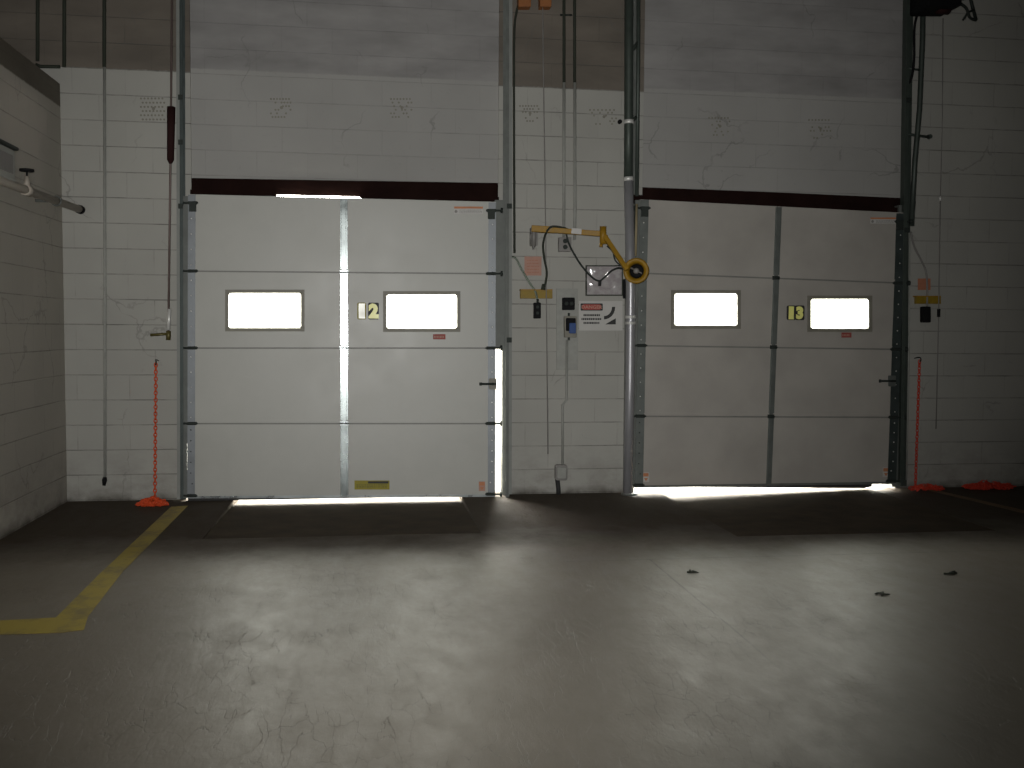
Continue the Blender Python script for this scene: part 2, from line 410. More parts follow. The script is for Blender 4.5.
# the plate's right side runs under the jamb, so the plate narrows to the opening near the wall
bm = B()
def fbox(x0, x1, y0, y1, zt=0): box(bm, (x0, y0, -.12), (x1, y1, zt))
g = .006
ycut = min(p12[2], p13[2])-.2
fbox(XFAR, XR, YB, ycut)
xs = [XFAR, p12[0]-g, p12[1]+g, p13[0]-g, p13[1]+g, XR]
fbox(xs[0], xs[1], ycut, .0); fbox(xs[2], xs[3], ycut, .0); fbox(xs[4], xs[5], ycut, .0)
fbox(xs[1], xs[2], ycut, p12[2]-g); fbox(xs[3], xs[4], ycut, p13[2]-g)
# sills under the doors beside the plates
fbox(o12[0], xs[1], .0, T); fbox(xs[2], o12[1], .0, T)
bmesh.ops.remove_doubles(bm, verts=bm.verts, dist=1e-5)
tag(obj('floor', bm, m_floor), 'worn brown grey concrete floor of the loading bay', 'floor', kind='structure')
bm = B(); box(bm, (XFAR-3, T, -1.3), (XR+3, 30, -1.2)); tag(obj('ground', bm, m_ground), 'grey asphalt apron outside under the door gaps', 'ground', kind='structure')
bm = B()
for a, b, c in ((p12[0]-.1, p12[1]+.1, p12[2]-.1), (p13[0]-.1, p13[1]+.1, p13[2]-.1)): box(bm, (a, c, -.5), (b, T, -.42))
tag(obj('trim_3', bm, m_dark), 'dark bottom of the shallow leveler pits', 'pit', kind='structure')
bm = B(); box(bm, (-25, 15, -1.2), (25, 15.3, 3.4)); tag(obj('yard_sky_blocker', bm, m_sky_blocker), 'made-up wall added across the yard to block low sky light', 'wall', kind='structure')  # added outside to cut low sky light at the door gaps
bm = B(); box(bm, (XFAR, T, 3.0), (XR, 1.95, 3.15)); tag(obj('trim_4', bm, m_grey), 'grey canopy outside over the dock doors', 'canopy', kind='structure')

def leveler(x0, x1, y0, zfl, zfr, lb):
    t = thing('dock_leveler', ((x0+x1)/2, y0, 0), lb, 'dock leveler', 'steel levelers set in the floor')
    bm = B(); th = .03
    P = [(x0, y0, 0), (x1, y0, 0), (x1, .12, zfr), (x0, .12, zfl)]
    up = [bm.verts.new(p) for p in P]; lo = [bm.verts.new((p[0], p[1], p[2]-th)) for p in P]
    bm.faces.new(up); bm.faces.new(lo[::-1])
    for i in range(4): bm.faces.new((up[i], lo[i], lo[(i+1) % 4], up[(i+1) % 4]))
    obj('deck_plate', bm, m_plate, t)
    bm = B(); tube(bm, [(x0+.02, y0-.004, -.012), (x1-.02, y0-.004, -.012)], .009, 8)
    obj('hinge_rod', bm, m_hinge, t)
    bm = B()
    P = [(x0+.05, .125, zfl-.004), (x1-.05, .125, zfr-.004), (x1-.05, .30, zfr-.05), (x0+.05, .30, zfl-.05)]
    up = [bm.verts.new(p) for p in P]; lo = [bm.verts.new((p[0], p[1], p[2]-.02)) for p in P]
    bm.faces.new(up); bm.faces.new(lo[::-1])
    for i in range(4): bm.faces.new((up[i], lo[i], lo[(i+1) % 4], up[(i+1) % 4]))
    obj('lip', bm, m_plate, t)
leveler(p12[0], p12[1], p12[2], -.036, -.036, 'dirty steel dock leveler plate in the floor before the left overhead door')
leveler(p13[0], p13[1], p13[2], -.035, .0, 'dirty steel dock leveler plate in the floor before the right overhead door')

# ------------------------------------------------------------------ overhead doors
DF, DB = .10, .055
def lerp(a, b, t): return a+(b-a)*t
def door(name, label, Lp, Rp, cxs, wins, stile_in, mat, mstile, mend, numeral, right_seal, left_gap, labels, head_seals):
    """Lp/Rp: rows of (x,y) on the left / right outer edge; cxs: centre stile top/bottom x pairs"""
    root = thing(name, W(*[lerp(Lp[-1][k], Rp[-1][k], .5) for k in (0, 1)], DF), label, 'overhead door', kind='structure')
    def at(row, x):                          # y at column x along joint row
        a, b = Lp[row], Rp[row]; return lerp(a[1], b[1], (x-a[0])/(b[0]-a[0]))
    secs = []
    for r in range(4):
        bm = B(); gp = .35
        xl0, xl1 = Lp[r][0], Lp[r+1][0]; xr0, xr1 = Rp[r][0], Rp[r+1][0]
        yt = lambda x: at(r, x)+gp; yb = lambda x: at(r+1, x)-gp
        if r == 1:
            cols = []
            for (a, b, c, d) in wins: cols.append((a, b, c, d))
            (a1, b1, c1, d1), (a2, b2, c2, d2) = wins
            def q(x0, x1, f0, f1):           # strip between two height functions
                slab(bm, [(x0, f0(x0)), (x1, f0(x1)), (x1, f1(x1)), (x0, f1(x0))], DF, DB)
            slab(bm, [(xl0, yt(xl0)), (a1, yt(a1)), (a1, yb(a1)), (xl1, yb(xl1))], DF, DB)
            slab(bm, [(c2, yt(c2)), (xr0, yt(xr0)), (xr1, yb(xr1)), (c2, yb(c2))], DF, DB)
            q(c1, a2, yt, yb)
            for (a, b, c, d) in wins:
                q(a, c, yt, lambda x, b=b: b); q(a, c, lambda x, d=d: d, yb)
        else:
            slab(bm, [(xl0, yt(xl0)), (xr0, yt(xr0)), (xr1, yb(xr1)), (xl1, yb(xl1))], DF, DB)
        s = obj('door_section', bm, mat, root); secs.append(s)
        # lower rail lip of each section
        if r < 3:
            bm = B()
            slab(bm, [(xl1+8, yb(xl1+8)-3.0), (xr1-8, yb(xr1-8)-3.0), (xr1-8, yb(xr1-8)-.3), (xl1+8, yb(xl1+8)-.3)], DF+.004, DF-.002)
            obj('rail_lip', bm, mat, s)
            bm = B()
            slab(bm, [(xl1+2, at(r+1, xl1)-1.2), (xr1-2, at(r+1, xr1)-1.2), (xr1-2, at(r+1, xr1)+1.2), (xl1+2, at(r+1, xl1)+1.2)], DB-.0, DB-.006)
            obj('joint_seal', bm, m_rubber, s)
            bm = B()
            slab(bm, [(xl1+8, at(r+1, xl1+8)-1.1), (xr1-8, at(r+1, xr1-8)-1.1), (xr1-8, at(r+1, xr1-8)+.9), (xl1+8, at(r+1, xl1+8)+.9)], DF+.002, DF-.004)
            obj('joint_shade', bm, m_rail, s)  # grey strip laid over the joint paints in its shading
    # windows
    for (a, b, c, d) in wins:
        bm = B(); fr = 2.9
        for args in ((a-fr, b-fr, c+fr, b+.4), (a-fr, d-.4, c+fr, d+fr), (a-fr, b+.4, a+.4, d-.4), (c-.4, b+.4, c+fr, d-.4)):
            rect(bm, *args, DF+.008, DF+.0005)
        # rounded inner corners
        for sx, sy, X, Y in ((1, 1, a, b), (-1, 1, c, b), (1, -1, a, d), (-1, -1, c, d)):
            R = 4.2; pts = [(X, Y)] + [(X+sx*(R-R*math.sin(t)), Y+sy*(R-R*math.cos(t))) for t in [i*math.pi/2/6 for i in range(7)]]
            slab(bm, pts, DF+.008, DF+.0005)
        f = obj('window_frame', bm, m_frame, secs[1], bevel=.0015)
        bm = B(); rect(bm, a-.2, b-.2, c+.2, d+.2, DF-.014, DF-.018); obj('window_pane', bm, m_glass, secs[1])
    # centre stile (one piece per section)
    for r in range(4):
        bm = B(); (xa0, xb0), (xa1, xb1) = cxs
        t0, t1 = r/4, (r+1)/4
        l0, r0, l1, r1 = lerp(xa0, xa1, t0), lerp(xb0, xb1, t0), lerp(xa0, xa1, t1), lerp(xb0, xb1, t1)
        y0, y1 = at(r, l0)+1.2, at(r+1, l1)-1.2
        # shallow hat section
        w0, w1 = (r0-l0), (r1-l1)
        slab(bm, [(l0, y0), (r0, y0), (r1, y1), (l1, y1)], DF+.003, DF+.0005)
        slab(bm, [(l0+w0*.18, y0), (r0-w0*.22, y0), (r1-w1*.22, y1), (l1+w1*.18, y1)], DF+.012, DF+.003)
        obj('centre_stile', bm, mstile, root, bevel=.002)
        if r:
            bm = B(); y = at(r, l0)
            rect(bm, l0-.3, y-2.2, r0+.3, y+1.6, DF+.016, DF+.003); tube(bm, [W(l0-.5, y, DF+.018), W(r0+.5, y, DF+.018)], .006, 8)
            obj('centre_hinge', bm, m_hinge if mstile is m_stileplate2 else m_galv, root)
    # end stiles, hinges, rollers
    for side in (0, 1):
        E = Lp if side == 0 else Rp; sg = 1 if side == 0 else -1
        for r in range(4):
            bm = B(); (x0, y0), (x1, y1) = E[r], E[r+1]
            wI = stile_in
            slab(bm, [(x0, y0+.8), (x0+sg*wI, y0+.8), (x1+sg*wI, y1-.8), (x1, y1-.8)], DF+.004, DF+.0005)
            es = obj('end_stile', bm, m_channel if (name == 'door_2' and side) else mend, root)
            bm = B(); n = 5 if r < 3 else 7
            for k in range(n):
                t = (k+.6)/n; X = lerp(x0, x1, t)+sg*(wI*.45 + (1.6 if r == 3 and k > 3 and k % 2 else 0)); Y = lerp(y0, y1, t)
                lathe(bm, W(X, Y, DF+.0042), [(.0055, 0), (.0055, .002), (.002, .004)], FACE, 8)
            obj('bolt_heads', bm, m_hole if r < 3 or side else m_hinge, es)
        for r in range(0, 5):
            x, y = E[r]; y = y+ (9 if r == 0 else (-3 if r == 4 else 0))
            bm = B()
            rect(bm, min(x, x+sg*9), y-1.6, max(x, x+sg*9), y+1.6, DF+.012, DF+.004)
            tube(bm, [W(x-sg*5.5, y, DF+.012), W(x+sg*10, y, DF+.012)], .008, 10)
            if r == 0: rect(bm, min(x+sg*1, x+sg*8), y-1, max(x+sg*1, x+sg*8), y+8.5, DF+.02, DF+.005)
            h = obj('top_roller_bracket' if r == 0 else ('bottom_bracket' if r == 4 else 'end_hinge'), bm, m_hinge, root, bevel=.001)
            bm = B(); c = W(x-sg*5.8, y, DF+.012)
            lathe(bm, c, [(.006, -.008), (.021, -.007), (.021, .007), (.006, .008)], Matrix.Rotation(math.radians(90), 3, 'Y'), 14)
            obj('roller', bm, m_hinge, h)
    # bottom rail and astragal
    (xl, yl), (xr, yr) = Lp[4], Rp[4]
    bm = B(); slab(bm, [(xl+1, yl-2.6), (xr-1, yr-2.6), (xr-1, yr-.4), (xl+1, yl-.4)], DF+.006, DF+.0005)
    obj('bottom_rail', bm, m_galv if mstile is m_stile else m_track, root)
    # side seals between the leaf edge and the jamb
    if right_seal:
        y0, y1 = right_seal
        bm = B(); xa = Rp[0][0]; rect(bm, xa-1, y0, xa+8, y1, DB+.03, .002); obj('side_seal', bm, m_track, root)
    for (x0, y0, x1, y1) in head_seals:
        bm = B(); slab(bm, [(x0, y0-5), (x1, y1-5), (x1, y1+4), (x0, y0+4)], DB-.001, -.002); obj('head_seal', bm, m_maroon, root)
    for y0, y1 in left_gap:
        bm = B(); xa = lerp(Lp[0][0], Lp[4][0], (y0-Lp[0][1])/(Lp[4][1]-Lp[0][1])); xb = lerp(Lp[0][0], Lp[4][0], (y1-Lp[0][1])/(Lp[4][1]-Lp[0][1]))
        slab(bm, [(xa-5, y0), (xa+.5, y0), (xb+.5, y1), (xb-5, y1)], DB+.03, .002); obj('side_seal', bm, m_track, root)
    if name == 'door_1':
        bm = B(); slab(bm, [(180, 443), (186.8, 443), (186.8, 470), (180, 470)], DB+.03, .002); obj('side_seal', bm, m_track, root)
        z0 = .001; a = W(xl+1, yl-2, DB); b = W(xr-1, yr-2, DB)
        bm = B(); add_poly_slab(bm, [(a.x, -DB-.02, a.z), (b.x, -DB-.02, b.z), (b.x, -DB-.02, z0), (a.x, -DB-.02, z0)], .018); obj('bottom_seal', bm, m_rubber, root)
    else:
        bm = B(); slab(bm, [(xr-200, yr+1.2), (xr-24, yr-1.4), (xr-24, yr+2.4), (xr-32, yr+4), (xr-90, yr+3.6), (xr-200, yr+2.8)], DB, DB-.02); obj('bottom_seal', bm, m_rubber, root)
    for fn in labels: fn(root)
    return root

def warn(x0, y0, x1, y1):
    def f(root):
        bm = B(); rect(bm, x0, y0, x1, y1, DF+.0015, DF+.0003); w = obj('warning_label', bm, m_sign, root, label='small white warning label with orange band')
        bm = B(); rect(bm, x0, y0, x1, y0+(y1-y0)*.28, DF+.0024, DF+.0015); obj('label_band', bm, m_orangeink, w)
        bm = B(); lathe(bm, W(x0+2, y0+(y1-y0)*.66, DF+.0015), [(.012, 0), (.012, .0009)], FACE, 12)
        for k in range(3):
            yy = y0+(y1-y0)*(.45+.18*k); x = x0+5.5
            while x < x1-2:
                wd = random.uniform(1, 2.6); rect(bm, x, yy, min(x+wd, x1-1), yy+.45, DF+.0024, DF+.0015); x += wd+.5
        obj('label_print', bm, m_grey, w)
    return f
def redtag(x0, y0, x1, y1, mt=m_redtag, lb='small dark red label under the window'):
    def f(root):
        bm = B(); rect(bm, x0, y0, x1, y1, DF+.0015, DF+.0003); w = obj('red_label', bm, mt, root, label=lb)
        bm = B(); x = x0+1
        while x < x1-1.5: rect(bm, x, lerp(y0, y1, .35), x+.9, lerp(y0, y1, .7), DF+.0024, DF+.0015); x += 1.5
        obj('label_print', bm, m_pink, w)
    return f
def yellowtag(x0, y0, x1, y1):
    def f(root):
        bm = B(); rect(bm, x0, y0, x1, y1, DF+.0015, DF+.0003); w = obj('yellow_label', bm, m_yellowtag, root, label='yellow label with a dark band on the bottom section')
        bm = B(); rect(bm, x0+13.5, y0+.8, x1-1, y0+3, DF+.0024, DF+.0015)
        for k in range(2):
            x = x0+2
            while x < x1-3:
                wd = random.uniform(1, 2.5); rect(bm, x, y0+4.2+k*2, x+wd, y0+4.7+k*2, DF+.0024, DF+.0015); x += wd+.6
        obj('label_print', bm, m_signblack, w)
    return f
def cornertag(x, y):
    def f(root):
        bm = B(); rect(bm, x-3.2, y-5, x+3.2, y+4.5, DF+.0015, DF+.0003); w = obj('corner_label', bm, m_pink if x < 600 else m_sign, root, label='tiny faded red and white label near the bottom corner')
        bm = B(); rect(bm, x-2.6, y-4.4, x+2.6, y-1, DF+.0024, DF+.0015)
        slab(bm, [(x-2, y+.5), (x+2, y+.5), (x, y+3.8)], DF+.0024, DF+.0015)
        obj('label_print', bm, m_orangeink, w)
    return f
def digits(root, items, sz):
    for ch, x, y, mt in items:
        bm = B(); hw = (5.2 if sz > 14 else 4.6) if ch != '1' else 4.2
        rrect(bm, x-hw-.3, y-sz*.56, x+hw+.1, y+sz*.56, 1.5, DF+.002, DF+.0003)
        bk = obj('numeral_plate', bm, m_signblack if mt is not m_digit1 else m_yellowtag, root)
        text_mesh(ch, x, y, sz, DF+.0035, 'numeral', mt, bk, bold=.075 if ch != '1' else .10, sxk=.98 if ch != '1' else 1.25)
def latch(x, y, mt, mt2, right=True):
    def f(root):
        bm = B(); rrect(bm, x-3, y-5.5, x+4.5, y+5.5, 1, DF+.014, DF+.004); l = obj('slide_lock', bm, mt, root, bevel=.002)
        bm = B(); tube(bm, [W(x-12, y, DF+.028), W(x+4, y, DF+.028)], .009, 10); tube(bm, [W(x-11.4, y-1.5, DF+.028), W(x-11.4, y+1.5, DF+.028)], .011, 8)
        tube(bm, [W(x+1, y, DF+.028), W(x+1, y, DF+.012)], .012, 8)
        obj('lock_handle', bm, mt2, l)
    return f

L12 = [(188, 193.8), (187.8, 271), (187.6, 348), (187.5, 423.5), (187.3, 498.8)]
R12 = [(496, 201.5), (495.8, 273.6), (495.5, 348), (495.3, 423.5), (495.3, 497.2)]
door('door_1', 'white sectional overhead door numbered 12, left of the pier', L12, R12,
     ((340, 347.6), (340.5, 348.4)), [(228, 292.5, 301.5, 328.5), (386, 294, 457.5, 329)], 7.5, m_door, m_stile, m_stileplate, '12',
     (200, 349), [(196, 443), (470, 498)],
     [warn(454, 206.5, 483, 214), redtag(433, 334.2, 445.5, 339.4), yellowtag(354.5, 480.5, 389.5, 489.5), cornertag(482, 486.5),
      latch(492, 384, m_frame, m_hinge),
      lambda r: digits(r, (('1', 361.8, 311, m_digit1), ('2', 373.6, 311, m_digit)), 15)],
     [(190, 194.5, 276, 196.5), (361, 197.5, 499, 202)])
L13 = [(640.5, 199), (638.5, 273), (637.2, 345.5), (636, 416.2), (634.5, 488.2)]
R13 = [(905, 212.5), (903, 283), (900.5, 349.3), (898.5, 417.3), (896, 484.2)]
door('door_2', 'dim white sectional overhead door numbered 13, right of the pier', L13, R13,
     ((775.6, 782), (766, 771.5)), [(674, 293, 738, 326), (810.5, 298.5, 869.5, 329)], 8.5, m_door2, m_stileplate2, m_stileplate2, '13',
     None, [(200, 487)],
     [warn(870.5, 217.5, 896, 223.5), redtag(841.5, 332.5, 851.5, 337.6), cornertag(646, 477.5), cornertag(886, 472.5), latch(891.5, 381, m_stileplate2, m_hinge),
      lambda r: digits(r, (('1', 791.3, 312.8, m_digit), ('3', 799.8, 312.8, m_digit)), 13)],
     [(633, 199.5, 908, 213)])
bm = B(); slab(bm, [(899, 205), (907, 205), (905, 350), (900, 487), (892, 487), (896, 350)], DB+.02, .002)
tag(obj('trim_5', bm, m_track), 'dark jamb seal at the right edge of the right overhead door', 'seal', kind='structure')

# ------------------------------------------------------------------ tracks, pipes, cables on the wall
def bar(name, label, cat, pix, d0, d1, mat, group=None, bevel=.002):
    bm = B(); slab(bm, pix, d0, d1); return tag(obj(name, bm, mat, bevel=bevel), label, cat, group)
BACK = -.001
def track(xt, xb, yb, w, label, mat, sg, brk=(), ytop=-60):
    t = thing('door_track', W(xb, yb, .06), label, 'door track', 'vertical tracks beside the overhead doors')
    bm = B()
    # channel: back web, outer flange, curled lip
    slab(bm, [(xt, ytop), (xt+w, ytop), (xb+w, yb), (xb, yb)], .05, .046)
    a = 0 if sg > 0 else w-1.0
    slab(bm, [(xt+a, ytop), (xt+a+1.0, ytop), (xb+a+1.0, yb), (xb+a, yb)], .15, .05)
    a2 = 1.0 if sg > 0 else w-3.2
    slab(bm, [(xt+a2, ytop), (xt+a2+2.2, ytop), (xb+a2+2.2, yb), (xb+a2, yb)], .15, .146)
    obj('channel', bm, mat, t, bevel=.001)
    bm = B()
    e = -3.2 if sg > 0 else w
    slab(bm, [(xt+e, ytop), (xt+e+3.2, ytop), (xb+e+3.2, yb), (xb+e, yb)], .006, .0005)
    e = -.8 if sg > 0 else w
    slab(bm, [(xt+e, ytop), (xt+e+.8, ytop), (xb+e+.8, yb), (xb+e, yb)], .11, .0005)
    obj('mounting_angle', bm, m_angle if mat is not m_poledark else mat, t)
    for y in brk:
        x = lerp(xt, xb, (y-ytop)/(yb-ytop)); bm = B()
        rect(bm, x+(-1.5 if sg > 0 else w-2), y-2.5, x+(3 if sg > 0 else w+3), y+2.5, .158, .148)
        lathe(bm, W(x+(1 if sg > 0 else w), y, .158), [(.008, 0), (.008, .006)], FACE, 6)
        obj('track_bolt', bm, m_hinge, t)
    return t
track(179.2, 180.2, 499.5, 5.6, 'dark green steel track along the left edge of door 12', m_channel, 1, (97, 142, 206))
track(503.2, 502.6, 498, 6.0, 'grey steel track along the right edge of door 12', m_track, -1, (206, 340))
track(632.5, 627, 492, 6.0, 'steel track behind the silver pole at the left of door 13', m_track, 1, (206,))
track(904.5, 897, 486, 6.5, 'dark steel track along the right edge of door 13', m_poledark, -1, (100, 230))

def wire(name, parent, pts, r, mat):
    bm = B(); tube(bm, smoothpath([W(*p) for p in pts]), r, 10); return obj(name, bm, mat, parent)
def pipe(name, label, cat, pts, r, mat, group=None, n=10, smooth=False, d=None):
    P = [W(*p) for p in pts]
    if smooth: P = smoothpath(P)
    bm = B(); tube(bm, P, r, n); return tag(obj(name, bm, mat), label, cat, group)
# left of door 12
t = thing('pull_rod', W(168, 338, .10), 'thin hanging pull rod with maroon sleeve left of door 12', 'pull rod')
bm = B(); tube(bm, [W(172.5, -60, .12), W(170.5, 160, .12), W(168.3, 332, .12)], .0085, 10); obj('rod', bm, m_rod, t)
bm = B(); tube(bm, [W(171.2, 107, .12), W(170.5, 160, .12)], [.031, .026], 12); tube(bm, [W(170.5, 160, .12), W(170.3, 164, .12)], [.026, .009], 12); obj('sleeve', bm, m_sleeve, t)
bm = B(); tube(bm, [W(169.5, 309, .12), W(168.3, 330, .12)], .014, 10)
obj('clamp', bm, m_hole, t)
bm = B(); tube(bm, [W(150.5, 335, .12), W(168, 333.8, .12)], .011, 8); tube(bm, [W(168.5, 331, .12), W(168.3, 340, .12)], .018, 10); obj('grip', bm, m_brass, t)
ct = pipe('conduit', 'thin painted conduit running down white block wall left of door 12', 'conduit', [(104.5, 67, .011), (105, 300, .011), (105, 478, .011)], .011, m_whitepipe)
bm = B(); tube(bm, [W(105, 477, .02), W(104.6, 480, .022), W(104, 485.5, .022)], [.013, .020, .012], 10); obj('conduit_end', bm, m_black, ct)
for x, yb, lb in ((104.2, 67, 'dark vertical pipe above the painted conduit at upper left'), (64.2, 67, 'dark vertical pipe on brown block at the top left corner'), (37.5, 61, 'leftmost dark vertical pipe above the low side wall')):
    pipe('pipe', lb, 'pipe', [(x+.3, -60, .014), (x, yb, .014)], .014, m_brownpipe, 'dark pipes on the bare brown block at upper left')
pipe('pipe', 'short dark horizontal pipe above the low wall at upper left', 'pipe', [(36, 64.5, .013), (40, 66.5, .013), (60, 66.8, .013)], .013, m_brownpipe)
# centre pier
pipe('cable', 'dark cable hanging beside the right track of door 12', 'cable', [(520, -60, .03), (520, -5, .03), (516.5, 12, .03), (514.2, 35, .03), (514, 120, .03), (514.5, 253, .03)], .0095, m_brownpipe, smooth=True)
pipe('hanging_rope', 'thin dark cord hanging down the pier left of the conduits', 'cord', [(542.5, -60, .06), (543, 40, .06), (545.5, 220, .06), (548, 454, .06)], .0045, m_grey)
for x, x2, lb in ((564, 564.5, 'left of the two dark conduits on brown block at top of the pier'), (574.6, 575, 'right of the two dark conduits on brown block at top of the pier')):
    pipe('conduit', lb, 'conduit', [(x, -60, .025), (x, 82.5, .025)], .0125, m_brownpipe, 'twin dark conduits at the top of the pier')
pipe('conduit', 'left painted conduit above the grey junction box on the pier', 'conduit', [(564, 82.5, .02), (563.8, 237, .02)], .0125, m_whitepipe)
pipe('conduit', 'right painted conduit above the grey junction box on the pier', 'conduit', [(574.8, 82.5, .02), (575, 210, .02), (574.6, 240, .02)], .0125, m_whitepipe)
bm = B(); tube(bm, [W(560.3, 15, .02), W(572, 15, .02)], .008, 8); tag(obj('pipe_clamp', bm, m_hinge), 'small dark clamp across the twin conduits near the top', 'clamp')
for x0, x1, lb in ((518.5, 531, 'left of two small brown boxes at the top of the pier'), (540, 551.5, 'right of two small brown boxes at the top of the pier')):
    bm = B(); rect(bm, x0, -12, x1, 6.5, .09, 0.001); bx = tag(obj('junction_box', bm, m_amber, bevel=.004), lb, 'box', 'brown boxes at the top of the pier')
# pole at left of door 13
t = thing('steel_pole', W(631, 495, .2), 'tall pole, dark above and shiny silver below, at the left of door 13', 'pole')
bm = B(); tube(bm, [W(629, -60, .22), W(628.8, 60, .22), W(628.6, 130, .22), W(628.3, 177, .22)], .036, 16); obj('dark_pole_section', bm, m_poledark, t)
bm = B(); tube(bm, [W(628.3, 177, .22), W(628.6, 181, .22)], .041, 16); obj('collar', bm, m_hole, t); bm = B(); tube(bm, [W(628.9, 120, .22), W(628.9, 124, .22)], .040, 16); obj('collar', bm, m_hole, t)
bm = B(); tube(bm, [W(628.3, 177, .22), W(630.8, 290, .22), W(630, 380, .22), W(627.5, 493.2, .22)], .037, 20); obj('silver_pole_section', bm, m_pole, t)
bm = B()
bm.free()
for yy in (317, 323): bm = B(); tube(bm, [W(630.4, yy-1.4, .22), W(630.4, yy+1.4, .22)], .042, 18); obj('band', bm, m_hole, t)
bm = B(); tube(bm, [W(638.5, -60, .2), W(638.2, 60, .2), W(636.8, 196, .2)], .016, 10); obj('side_rail', bm, m_poledark, t)
bm = B(); tube(bm, [W(629.5, 54, .22), W(638.3, 42, .2)], .014, 8); obj('tie', bm, m_poledark, t); bm = B(); tube(bm, [W(629.5, 122, .22), W(636.5, 117, .2)], .014, 8); obj('tie', bm, m_poledark, t)
bm = B(); tube(bm, [W(636.6, 204, .19), W(635.6, 256, .19)], .010, 10); obj('side_rod', bm, m_wood, t, label='pale thin rod beside the pole')
bm = B(); lathe(bm, F(629.5, 494.6), [(.07, 0), (.07, .008), (.045, .012)], Matrix.Identity(3), 18); obj('foot_plate', bm, m_track, t)
bm = B(); lathe(bm, W(619.5, 122, .001), [(.018, 0), (.018, .02), (.01, .03)], FACE, 12); tag(obj('wall_bolt', bm, m_black), 'black round knob on the wall beside the dark pole top', 'bolt')

# right of door 13
pipe('pipe', 'dark green pipe slanting down beside the right track of door 13', 'pipe', [(924, -60, .10), (922.5, 40, .10), (919.5, 110, .10), (915, 160, .10), (911.5, 226, .10)], .022, m_poledark)
pipe('cable', 'dark cable looping down from the motor beside the slanting pipe', 'cable', [(922, 10, .16), (917, 16, .15), (914.3, 30, .15), (914, 60, .15), (911.5, 78, .13), (907.5, 84, .11)], .010, m_black, smooth=True)
bm = B(); tube(bm, [W(907, 68, .12), W(920, 70, .12)], .010, 8)
tag(obj('pipe_bracket', bm, m_poledark), 'upper dark bracket tying the slanting pipe to the right track', 'bracket')
bm = B(); tube(bm, [W(906, 134, .12), W(928.5, 137, .03)], .012, 8); lathe(bm, W(928.5, 137, .001), [(.02, 0), (.02, .03)], FACE, 10)
tag(obj('pipe_bracket', bm, m_poledark), 'lower dark bracket with a round wall knob beside the right track', 'bracket')
t = thing('hanging_rope', W(936, 428, .05), 'thin cord hanging on the dim wall at the far right', 'cord')
bm = B(); tube(bm, [W(943, 18, .06), W(942.3, 120, .06), W(940.3, 199, .06)], .004, 8); tube(bm, [W(940.3, 199, .06), W(938.5, 320, .06), W(936, 429, .06)], .0045, 8); obj('cord', bm, m_grey, t)
bm = B(); tube(bm, [W(940.5, 196, .06), W(940.2, 201, .06)], .010, 8); obj('cord_joint', bm, m_hole, t)
bm = B(); tube(bm, [W(938.8, 309, .06), W(938.6, 317, .06)], .014, 8); obj('cord_weight', bm, m_black, t)
DROOP = ([(911, 232, .09), (914, 246, .07), (921, 260, .04), (926, 272, .03), (927.2, 290, .03), (927, 306, .04)])
# motor at top right
t = thing('door_motor', W(950, 5, .3), 'black motor and bracket hanging at the top right corner', 'motor')
bm = B(); rrect(bm, 928, -26, 962, 6, 3, .40, .12); obj('motor_housing', bm, m_black, t, bevel=.008)
bm = B(); lathe(bm, W(943, 8, .28), [(.02, -.06), (.05, -.05), (.05, .05), (.02, .06)], Matrix.Rotation(math.radians(90), 3, 'Y'), 16); obj('pulley', bm, m_sleeve, t)
bm = B(); tube(bm, smoothpath([W(958, 2, .28), W(966, 8, .26), W(969, 16, .24), W(972, 19, .22), (W(976, 20, .2))]), .012, 8)
tube(bm, [W(969, -8, .24), W(972, 5, .24), W(976, 20, .2)], .014, 8); tube(bm, [W(963, 20, .24), W(968, 12, .24), W(974, 10, .24)], .009, 8)
obj('chain_arm', bm, m_hinge, t)
bm = B(); rect(bm, 925, -30, 972, -4, .12, .001); obj('mounting_plate', bm, m_poledark, t)

# ------------------------------------------------------------------ dock light on the pier
t = thing('dock_light', W(536, 245, .0), 'yellow swing arm dock light with round lamp head on the pier', 'lamp')
bm = B(); rrect(bm, 530.5, 227, 538, 246, 1.5, .05, .001); tube(bm, [W(533.8, 226, .11), W(533.8, 246, .11)], .020, 12); rect(bm, 531, 229, 536.5, 233, .11, .04); rect(bm, 531, 240, 536.5, 244, .11, .04)
tube(bm, [W(533.4, 245, .11), W(533.4, 249.5, .11)], [.016, .006], 10); obj('wall_bracket', bm, m_grey, t)
def sqbar(bm, a, b, h, w):
    a = Vector(a); b = Vector(b); tt = (b-a).normalized(); s = tt.cross(Vector((0, 1, 0))).normalized()*h; q = tt.cross(s).normalized()*w
    v = [bm.verts.new(p+s*i+q*j) for p in (a, b) for i, j in ((-1, -1), (1, -1), (1, 1), (-1, 1))]
    for f in ((3, 2, 1, 0), (4, 5, 6, 7), (0, 1, 5, 4), (1, 2, 6, 5), (2, 3, 7, 6), (3, 0, 4, 7)): bm.faces.new([v[i] for i in f])
bm = B(); sqbar(bm, W(531.5, 228.6, .12), W(554, 230, .15), .026, .024); sqbar(bm, W(552, 230.2, .148), W(606, 234.2, .24), .021, .02)
arm = obj('arm', bm, m_yellow, t, bevel=.004)
bm = B(); sqbar(bm, W(571.5, 230.8, .205), W(581.5, 231.7, .22), .0215, .008); obj('arm_label', bm, m_sign, arm, label='white label on the yellow arm')
bm = B(); tube(bm, [W(603, 226.5, .25), W(603, 244, .25)], .027, 14); tube(bm, [W(601, 244, .25), W(601, 247, .25)], .014, 8); obj('elbow_joint', bm, m_yellow, t)
bm = B(); sqbar(bm, W(604.5, 236, .26), W(627, 270, .40), .018, .018); fa = obj('forearm', bm, m_yellow, t, bevel=.004)
